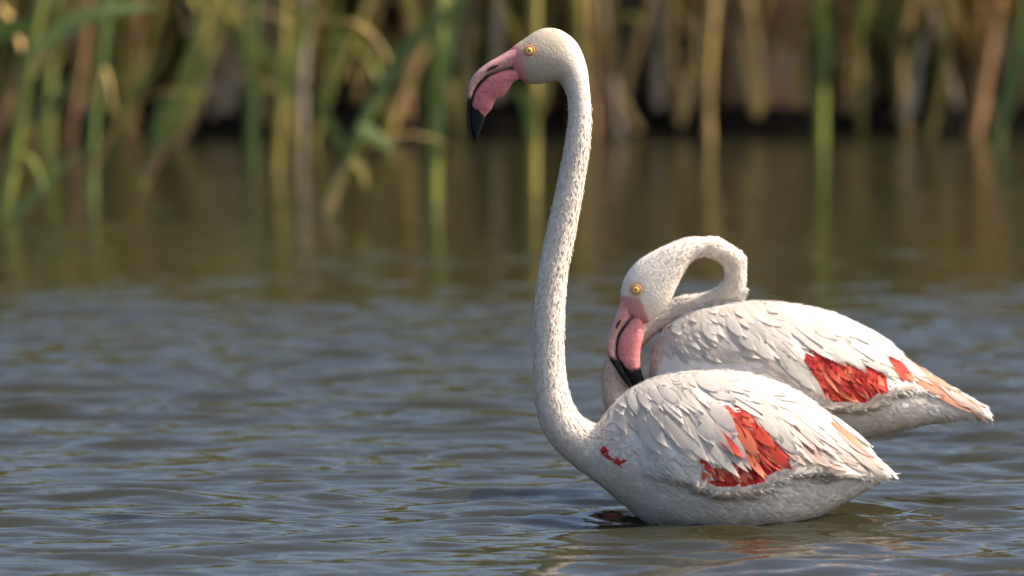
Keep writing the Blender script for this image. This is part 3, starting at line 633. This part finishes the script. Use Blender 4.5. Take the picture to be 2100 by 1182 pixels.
def lerp(a, b, t): return np.asarray(a)*(1-t[:, None])+np.asarray(b)*t[:, None]
def sstep(x, a, b): t = np.clip((x-a)/(b-a), 0, 1); return t*t*(3-2*t)
PINK, PALE, BLACK = np.array([.56, .17, .17]), np.array([.60, .29, .25]), np.array([.010, .010, .012])

# ---- the upright bird in front
z3 = lambda L: [(1180+x/3.088, 740+y/3.088) for x, y in L]
A = Bird(0.0, '')
A.root = empty('flamingo', (0.45, 0, 0)); tag(A.root, 'front flamingo with long neck held upright, belly resting in the water', 'flamingo', 'flamingos in the lake')
topA = smooth_pts([(1208, 905), (1215, 884), (1232, 862), (1248, 841), (1267, 819), (1293, 799), (1335, 778), (1381, 767), (1439, 762), (1491, 761), (1536, 767), (1585, 781), (1633, 802), (1682, 835), (1724, 867), (1756, 893), (1785, 925), (1815, 955), (1832, 970)])
botA = smooth_pts([(1208, 955), (1215, 978), (1238, 1000), (1254, 1015), (1284, 1039), (1313, 1062), (1360, 1094), (1420, 1112), (1520, 1114), (1600, 1098), (1655, 1074), (1690, 1054), (1730, 1031), (1779, 1004), (1818, 981), (1832, 975)])
hwA = smooth_pts([(1208, 25), (1220, 60), (1250, 90), (1300, 117), (1400, 140), (1500, 140), (1600, 120), (1700, 76), (1760, 46), (1800, 26), (1832, 6)]); hwA = [(a, b/1000) for a, b in hwA]
wingA = smooth_pts([(1300, 955), (1360, 965), (1410, 982), (1470, 1004), (1530, 1004), (1578, 988), (1620, 968), (1680, 966), (1760, 978), (1800, 980)])
bodyA = body_loft(topA, botA, hwA, wingA, A.Y, 1208, 1832, bulge=.016)
neckA = [(1300, 945, 92, 0), (1250, 932, 66, 0), (1205, 915, 50, 0), (1173, 893, 44, 0), (1149, 864, 41, 0), (1134, 822, 37, 0), (1127, 774, 33.5, 0), (1125, 715, 32, 0), (1126, 655, 32, 0), (1130, 596, 31, 0), (1138, 537, 30, 0), (1150.5, 478, 30, 0), (1163, 418, 28.5, 0), (1174, 359, 27, 0), (1184, 300, 26, 0), (1189.5, 236, 23.5, 0), (1187, 196, 23.5, 0)]
headA = [(1213, 240, 1166, 236, .0235, 0), (1210, 193, 1163, 200, .024, 0), (1203, 136, 1154, 179, .027, 0), (1183, 88, 1143, 168, .031, 0), (1150, 62, 1124, 170, .034, 0), (1120, 57.5, 1103, 173, .034, 0), (1097, 65, 1084, 171, .032, 0), (1075, 80, 1071, 166, .028, 0), (1056, 93, 1064, 160, .023, 0), (1042, 105, 1058, 152, .018, 0)]
nV, nF, _ = loft(tube_stations(neckA), A.Y, n=120, ns=32)
hV, hF, _ = loft(headA, A.Y, n=50, ns=36)
spineA = neckA + [(1178, 156, 32, 0), (1160, 126, 46, 0), (1135, 116, 54, 0), (1108, 116, 56, 0), (1080, 122, 46, 0), (1060, 128, 36, 0)]
SPOTA = z3([(148, 578), (172, 540), (196, 545), (203, 592), (243, 632), (256, 606), (300, 622), (335, 636), (270, 668), (240, 655), (196, 618)])
REDA = z3([(915, 318), (1060, 318), (1290, 530), (1370, 650), (1230, 765), (1080, 795), (900, 800), (830, 770), (850, 720), (1000, 680), (1040, 520)])
def colA(px, k, dn):
    n = len(px); c = np.tile([.66, .60, .52], (n, 1)); q = k/160
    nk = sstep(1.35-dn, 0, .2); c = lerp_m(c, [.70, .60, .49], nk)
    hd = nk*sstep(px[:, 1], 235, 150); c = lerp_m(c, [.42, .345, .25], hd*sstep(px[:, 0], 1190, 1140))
    face = sstep(px[:, 1], 190, 170)*sstep(px[:, 0]-.25*(px[:, 1]-130), 1082, 1062); c = lerp_m(c, [.55, .22, .20], face)
    c = lerp_m(c, [.26, .10, .13], sstep(np.hypot(px[:, 0]-1053, (px[:, 1]-104)*1.3), 13, 4)*.8)
    dd = np.hypot(px[:, 0]-1086, px[:, 1]-104); c = lerp_m(c, [.62, .32, .17], sstep(dd, 22, 11)*.8)
    low_tint = sstep(px[:, 1]+6*np.sin(px[:, 0]*.07)+4*np.sin(px[:, 0]*.19+1), 1046, 1080)*(px[:, 0] > 1250)*.6; c = lerp_m(c, [.30, .24, .16], low_tint)  # lower belly turns browner towards the waterline, along a wavy edge
    spot = np.array([inpoly(q, SPOTA) for q in px], float)*(px[:, 0] < 1300)
    rp = np.array([inpoly(q, REDA) for q in px], float)*(dn > 1.3); c = lerp_m(c, [.44, .035, .024], rp)
    return lerp_m(c, [.55, .04, .04], spot)
def lerp_m(c, col, t): return c*(1-t[:, None])+np.asarray(col)*t[:, None]
A.headq = .80
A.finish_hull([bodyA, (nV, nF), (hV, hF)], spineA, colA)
A.fl = np.array([(*z3([(x, y)])[0], a) for x, y, a in [(200, 350, 80), (300, 250, 72), (400, 350, 70), (500, 500, 64), (650, 450, 60), (800, 450, 63), (950, 550, 58), (1000, 680, 48), (480, 150, 45), (700, 150, 42), (850, 200, 38), (900, 80, 6), (1000, 150, 20), (1200, 250, 34), (1250, 420, 52), (1300, 480, 56), (1100, 620, 62), (900, 740, 35), (1150, 750, 50), (1400, 300, 38), (1600, 450, 44), (1500, 600, 45), (1800, 600, 42), (1900, 660, 38), (1300, 130, 25), (1600, 330, 38), (1000, 900, 8), (1400, 900, -12), (600, 850, 12), (300, 750, 40), (1700, 820, -30)]])
# red flight feathers first (lowest), then the white ones over them
A.fill(z3([(940, 330), (1060, 330), (1200, 430), (1280, 540), (1380, 640), (1340, 700), (1230, 765), (1080, 800), (900, 805), (830, 780), (840, 700), (930, 690), (1060, 700), (1040, 500)]), 85, 15, 14, ['red', 'crimson', 'orange', 'orange', 'red', 'orange'], 1, base=.0014, lift=.0025, point=1.2, within=REDA)
for tip, L, W, mt in [((1160, 640), 95, 26, 'orange'), ((1195, 745), 80, 18, 'orange'), ((1260, 560), 70, 24, 'red'), ((1365, 690), 80, 24, 'red'), ((1060, 620), 90, 30, 'red')]:
    A.feather(A.trail(z3([tip])[0], L), W, mt, base=.003, lift=.006, seed=int(tip[0]))
A.fill(z3([(1390, 600), (1560, 540), (1750, 610), (1990, 700), (1900, 735), (1680, 725), (1560, 700), (1450, 690)]), 85, 14, 14, ['pink', 'pink', 'cream', 'cream', 'white'], 2, lift=.005, point=1.3)
A.fill(z3([(800, 75), (1000, 66), (1250, 130), (1500, 290), (1700, 430), (1880, 590), (2000, 695), (1900, 700), (1750, 650), (1560, 545), (1400, 620), (1290, 560), (1190, 430), (1000, 300), (860, 240)]), 165, 30, 27, ['white', 'white', 'white', 'white', 'cream'], 3, base=.003, lift=.0035, point=1.5)
A.fill(z3([(270, 360), (450, 330), (650, 300), (780, 250), (900, 330), (960, 480), (1040, 640), (1100, 690), (1030, 735), (860, 660), (760, 620), (560, 580), (330, 470)]), 125, 24, 23, ['white', 'white', 'white', 'cream'], 4, base=.0018, lift=.0032, point=1.7)
A.fill(z3([(180, 400), (250, 270), (360, 190), (500, 120), (700, 85), (820, 100), (860, 220), (700, 300), (450, 350), (300, 420)]), 52, 20, 16, ['white', 'cream', 'white'], 5, base=.0015, lift=.0026, point=1.3)
A.tuft([(800, 800), (900, 830), (1050, 832), (1200, 800), (1300, 730), (1400, 695), (1520, 715), (1660, 745)], z3, 26, 30, 11, 77)
heroA = [((1110, 690), 120, 26), ((1040, 740), 110, 22), ((885, 545), 100, 30), ((850, 645), 95, 22), ((770, 635), 110, 26), ((555, 595), 95, 28), ((590, 550), 80, 22), ((335, 475), 50, 22), ((665, 295), 60, 20), ((575, 300), 50, 18), ((485, 325), 45, 18), ((400, 350), 45, 18), ((1020, 480), 90, 30), ((1415, 610), 110, 28), ((1290, 520), 90, 22), ((1000, 600), 90, 24), ((1095, 705), 75, 14), ((1390, 560), 120, 26)]
for tip, L, W in heroA: A.feather(A.trail(z3([tip])[0], L), W, 'white', base=.0035, lift=.0048, seed=int(tip[0]*7+tip[1]), point=1.45)
for tip, L, W, mt in [((1840, 500), 90, 9, 'cream'), ((1860, 570), 100, 12, 'white'), ((2025, 710), 120, 14, 'white'), ((2000, 715), 110, 14, 'pink'), ((1870, 630), 90, 12, 'pink'), ((1980, 742), 100, 12, 'cream'), ((1840, 610), 100, 10, 'tail')]:
    A.feather(A.trail(z3([tip])[0], L), W, mt, base=.006, lift=.006, seed=int(tip[0]), point=1.6)
A.bare = []
culA = [(1064, 92), (1040, 106), (1020, 118), (1001, 129), (976, 149), (963.5, 170), (959.5, 193), (957, 218), (957, 248), (961, 274), (973, 293)]
tomA = [(1064, 136), (1050, 138.5), (1024, 144), (1001, 153), (986, 166), (974, 182), (966.5, 203), (963, 223), (963.5, 248), (968, 274), (974.5, 293)]
lowA = [(1068, 158), (1063, 163), (1050, 172), (1041, 188), (1031, 198), (1016, 206), (1008, 224), (996, 238), (990, 256), (982, 276), (976, 291)]
wuA = [.021, .020, .019, .018, .0165, .015, .013, .011, .009, .007, .003]
wlA = [.018, .018, .020, .020, .019, .017, .0155, .0125, .010, .007, .003]
def cu_A(px, prm):
    t = prm[:, 0]; c = np.tile(PALE, (len(px), 1)); c = lerp_m(c, PINK*.9, sstep(t, .16, .0)*.5); c = lerp_m(c, [.62, .40, .33], sstep(prm[:, 1], -.35, -.8)*(t < .62))
    return lerp_m(c, BLACK, np.maximum(sstep(px[:, 1], 192, 206), sstep(prm[:, 1], -.93, -.99)*sstep(t, .05, .15)))
def cl_A(px, prm):
    jag = 2.2*np.sin(px[:, 0]*1.1)+1.5*np.sin(px[:, 0]*2.3)
    c = np.tile(PINK*[.95, .95, .95], (len(px), 1)); b = sstep(px[:, 1]-(213+(px[:, 0]-966)*.9)+jag, -1.5, 1.5)
    c = lerp_m(c, PALE, sstep(prm[:, 1], -.5, -.95)*.5)
    return lerp_m(c, BLACK, np.maximum(b, sstep(prm[:, 1], .82, .95)*sstep(prm[:, 0], .1, .25)))
bu = A.bill('upper_bill', [(a[0], a[1], b[0], b[1], w, 0) for a, b, w in zip(culA, tomA, wuA)], cu_A)
A.bill('lower_bill', [(a[0]+.8, a[1]+1.2, b[0], b[1], w, 0) for a, b, w in zip(tomA, lowA, wlA)], cl_A)
A.slit([(997, 147), (1010, 139), (1023, 134)], 6.5, bu)
A.eye(1086, 104, 8.8)
A.bare = [[(1040, 60), (1066, 88), (1076, 100), (1074, 118), (1068, 140), (1066, 170), (1030, 170)], [(1075, 92), (1098, 92), (1098, 116), (1075, 116)]]
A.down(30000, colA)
A.leg(1480, 1080, -.05, -.03); A.leg(1500, 1080, .05, -.03)

# ---- the preening bird behind
z4 = lambda L: [(1300+x/2.763, 600+y/2.763) for x, y in L]
Bd = Bird(0.42, '')
Bd.root = empty('flamingo', (0.6, 0.42, 0)); tag(Bd.root, 'flamingo behind with its neck looped back and bill pointing down', 'flamingo', 'flamingos in the lake')
topB = smooth_pts([(1331, 790), (1334, 745), (1338, 718), (1351, 690), (1372, 665), (1409, 642), (1452, 628), (1517, 620), (1590, 620), (1644, 627), (1698, 639), (1752, 661), (1807, 691), (1861, 735), (1897, 760), (1951, 795), (2006, 826), (2034, 852)])
botB = smooth_pts([(1331, 800), (1338, 845), (1365, 880), (1410, 905), (1480, 922), (1560, 928), (1650, 922), (1720, 910), (1785, 897), (1821, 889), (1861, 880), (1897, 871), (1933, 866), (1970, 861), (2006, 860), (2034, 862)])
hwB = [(a, b/1000) for a, b in smooth_pts([(1331, 20), (1345, 62), (1370, 88), (1400, 110), (1480, 138), (1600, 145), (1700, 125), (1800, 90), (1880, 54), (1950, 28), (2034, 5)])]
wingB = smooth_pts([(1480, 790), (1580, 790), (1640, 800), (1680, 828), (1720, 832), (1785, 830), (1822, 808), (1870, 797), (1915, 812), (1960, 840)])
bodyB = body_loft(topB, botB, hwB, wingB, Bd.Y, 1331, 2034, bulge=.015)
neckB = [(1400, 830, 80, 0), (1345, 858, 56, 0), (1304, 852, 44, -.01), (1278, 826, 39, -.01), (1267, 785, 33, 0), (1270, 745, 30, .015), (1290, 706, 26, .03), (1328, 670, 22, .036), (1366, 645, 20, .034), (1405, 624, 18.5, .03)]
loopB = [(1376, 658, 1358, 627, .0188, .033), (1388, 651, 1371, 619, .0186, .032), (1412, 641, 1400, 606, .0185, .028), (1449, 629, 1440, 602, .0185, .022), (1490, 622, 1468, 591, .020, .012), (1519, 613, 1482, 576, .021, .004), (1529, 585, 1485, 567, .022, -.002), (1530.5, 552, 1485, 557, .022, -.008), (1529, 527, 1481, 546, .022, -.014), (1514, 512, 1474, 539, .022, -.02), (1494, 498.5, 1464, 533, .0215, -.026), (1473, 487, 1450, 529, .021, -.031), (1440, 486, 1437, 528, .0215, -.036), (1412, 486, 1421, 535, .023, -.04)]
headB = [(1440, 487, 1440, 529, .0215, -.034), (1412, 487, 1422, 534, .024, -.04), (1375, 499, 1405, 556, .028, -.045), (1338, 516, 1387, 592, .032, -.045), (1305, 538, 1375, 618, .034, -.045), (1283, 565, 1361, 636, .034, -.045), (1274, 592, 1345, 652, .030, -.045), (1272, 612, 1331, 662, .025, -.045), (1272, 628, 1320, 664, .020, -.045)]
nV, nF, _ = loft(tube_stations(neckB), Bd.Y, n=120, ns=32); lV, lF, _ = loft(loopB, Bd.Y, n=90, ns=32)
hV, hF, _ = loft(headB, Bd.Y, n=50, ns=36)
spineB = neckB + [(1450, 615, 18.5, .022), (1484, 599, 20, .012), (1506, 572, 22, 0), (1507, 544, 22.5, -.01), (1492, 520, 22, -.02), (1465, 508, 21.5, -.028), (1438, 507.5, 21.5, -.034), (1412, 513, 24, -.04)] + [(1390, 528, 32, -.045), (1362, 554, 46, -.045), (1338, 580, 54, -.045), (1320, 602, 53, -.045), (1306, 626, 42, -.045), (1297, 645, 30, -.045)]
REDB = z4([(975, 340), (1120, 390), (1430, 475), (1440, 575), (1350, 625), (1100, 620), (1050, 500)])
def colB(px, k, dn):
    n = len(px); c = np.tile([.66, .60, .52], (n, 1)); q = k/160
    nk = sstep(1.35-dn, 0, .2); c = lerp_m(c, [.72, .63, .52], nk)
    low = nk*sstep(q, .62, .45)*sstep(px[:, 0], 1345, 1322); c = lerp_m(c, [.66, .45, .31], low*.8)
    hd = nk*sstep(q, .86, .95); c = lerp_m(c, [.66, .58, .46], hd)
    face = sstep(q, .86, .9)*sstep(px[:, 1]-.15*(px[:, 0]-1290), 603, 614)*sstep(px[:, 0]-.38*(px[:, 1]-610), 1316, 1308); c = lerp_m(c, [.56, .24, .22], face)
    c = lerp_m(c, [.44, .035, .024], np.array([inpoly(q, REDB) for q in px], float)*(dn > 1.3))
    dd = np.hypot(px[:, 0]-1305, px[:, 1]-594); return lerp_m(c, [.60, .34, .17], sstep(dd, 21, 11)*.8)
Bd.headq = .86
Bd.finish_hull([bodyB, (nV, nF), (lV, lF), (hV, hF)], spineB, colB)
Bd.fl = np.array([(*z4([(x, y)])[0], a) for x, y, a in [(120, 400, 75), (200, 300, 68), (350, 200, 60), (400, 330, 45), (600, 380, 14), (700, 390, 18), (500, 420, 20), (550, 150, 62), (650, 250, 58), (750, 300, 55), (850, 150, 48), (900, 400, 55), (1000, 250, 40), (1200, 300, 36), (1000, 120, 22), (1300, 230, 32), (1400, 380, 42), (1150, 520, 60), (1350, 550, 56), (1550, 480, 50), (1700, 500, 34), (1900, 640, 34), (1050, 580, 50), (1300, 720, 0), (1600, 640, 12), (800, 600, 20)]])
Bd.fill(z4([(985, 350), (1120, 390), (1300, 460), (1440, 470), (1445, 580), (1350, 630), (1100, 625), (1050, 500), (980, 370)]), 75, 15, 13, ['red', 'crimson', 'red', 'orange'], 11, base=.0014, lift=.0025, point=1.2, within=REDB)
Bd.fill(z4([(1480, 450), (1545, 455), (1605, 520), (1500, 535)]), 40, 16, 12, ['red', 'orange'], 12, base=.002, lift=.003)
Bd.fill(z4([(1560, 420), (1650, 450), (2030, 690), (2010, 745), (1930, 700), (1760, 600), (1640, 530)]), 95, 17, 18, ['tail', 'tail', 'pink', 'cream'], 13, base=.001, lift=.004, point=1.5)
Bd.fill(z4([(800, 62), (1050, 100), (1300, 195), (1550, 370), (1640, 440), (1560, 445), (1480, 470), (1440, 475), (1300, 455), (1130, 385), (1000, 250), (880, 160)]), 165, 30, 26, ['white', 'white', 'white', 'white'], 14, base=.003, lift=.0035, point=1.5)
Bd.fill(z4([(600, 65), (800, 75), (870, 200), (980, 380), (1080, 610), (1020, 600), (850, 480), (780, 400), (680, 250)]), 120, 24, 21, ['white', 'white', 'cream'], 15, base=.0018, lift=.003, point=1.6)
Bd.fill(z4([(115, 360), (200, 190), (320, 110), (450, 80), (600, 65), (700, 260), (790, 390), (620, 440), (350, 430), (140, 440)]), 68, 21, 18, ['white', 'cream', 'white'], 16, base=.0015, lift=.0026, point=1.3)
Bd.tuft([(1080, 640), (1200, 652), (1340, 648), (1440, 595), (1520, 560), (1600, 550)], z4, 20, 28, 10, 78)
for tip, L, W in [((1085, 610), 110, 24), ((1030, 560), 90, 22), ((960, 520), 90, 22), ((800, 395), 70, 22), ((640, 395), 60, 24), ((700, 340), 60, 24), ((1310, 460), 110, 26), ((1200, 420), 100, 24), ((1130, 395), 100, 20), ((1430, 470), 110, 22), ((1500, 500), 90, 18), ((620, 270), 55, 22), ((480, 290), 50, 20)]:
    Bd.feather(Bd.trail(z4([tip])[0], L), W, 'white', base=.0035, lift=.0045, seed=int(tip[0]*5+tip[1]), point=1.4)
for tip, L, W, mt in [((2035, 690), 120, 10, 'tail'), ((2020, 715), 120, 12, 'cream'), ((2050, 780), 90, 7, 'tail'), ((2000, 730), 110, 12, 'tail'), ((1930, 625), 120, 12, 'cream')]:
    Bd.feather(Bd.trail(z4([tip])[0], L), W, mt, base=.004, lift=.004, seed=int(tip[0]), point=1.7)
culB = [(1277, 604), (1272.5, 620), (1264, 643), (1251, 680), (1244.5, 702), (1243, 717), (1247, 732), (1258, 750), (1275, 776), (1292, 798)]
tomB = [(1306, 628), (1302, 641), (1283, 663), (1268.5, 683), (1263, 700), (1261, 720), (1266, 738), (1274, 754), (1287, 776), (1297, 797)]
lowB = [(1314, 628), (1318, 646), (1320, 672), (1318.5, 694), (1314.5, 712), (1312.5, 733), (1313.5, 753), (1318, 770), (1321, 786), (1304, 801)]
wB = [.021, .020, .019, .017, .0155, .014, .0125, .0105, .008, .004]
wlB = [.018, .019, .021, .021, .020, .018, .016, .013, .010, .005]
def cu_B(px, prm):
    t = prm[:, 0]; c = np.tile(PALE, (len(px), 1)); c = lerp_m(c, PINK, sstep(t, .2, .0)*.5); c = lerp_m(c, [.62, .40, .34], sstep(prm[:, 1], -.35, -.8)*(t < .6))
    return lerp_m(c, BLACK, np.maximum(sstep(px[:, 1]-.25*(px[:, 0]-1245), 726, 736), sstep(prm[:, 1], -.9, -.99)*sstep(t, .08, .2)))
def cl_B(px, prm):
    jag = 1.6*np.sin(px[:, 0]*1.3)+1.2*np.sin(px[:, 0]*2.9)
    c = np.tile(PINK*[1.12, 1.25, 1.2], (len(px), 1)); b = sstep(px[:, 1]-np.interp(px[:, 0], [1262, 1271, 1291, 1313, 1325], [715, 738, 761, 754, 752])+jag, -1.5, 1.5)
    return lerp_m(c, BLACK, np.maximum(b, sstep(prm[:, 1], .72, .9)*sstep(prm[:, 0], .12, .25)))
bu = Bd.bill('upper_bill', [(a[0], a[1], b[0], b[1], w, -.045) for a, b, w in zip(culB, tomB, wB)], cu_B)
Bd.bill('lower_bill', [(a[0]+1, a[1]+.5, b[0], b[1], w, -.045) for a, b, w in zip(tomB, lowB, wlB)], cl_B)
Bd.slit([(1263, 676), (1268, 664), (1274, 655)], 6.0, bu)
Bd.eye(1305, 594, 8.8)
Bd.bare = [[(1265, 608), (1291, 606), (1310, 610), (1320, 660), (1300, 680), (1265, 660)], [(1293, 582), (1317, 582), (1317, 606), (1293, 606)]]
Bd.down(28000, colB, 5)
Bd.leg(1560, 900, -.05, .13); Bd.leg(1600, 900, .05, .13)
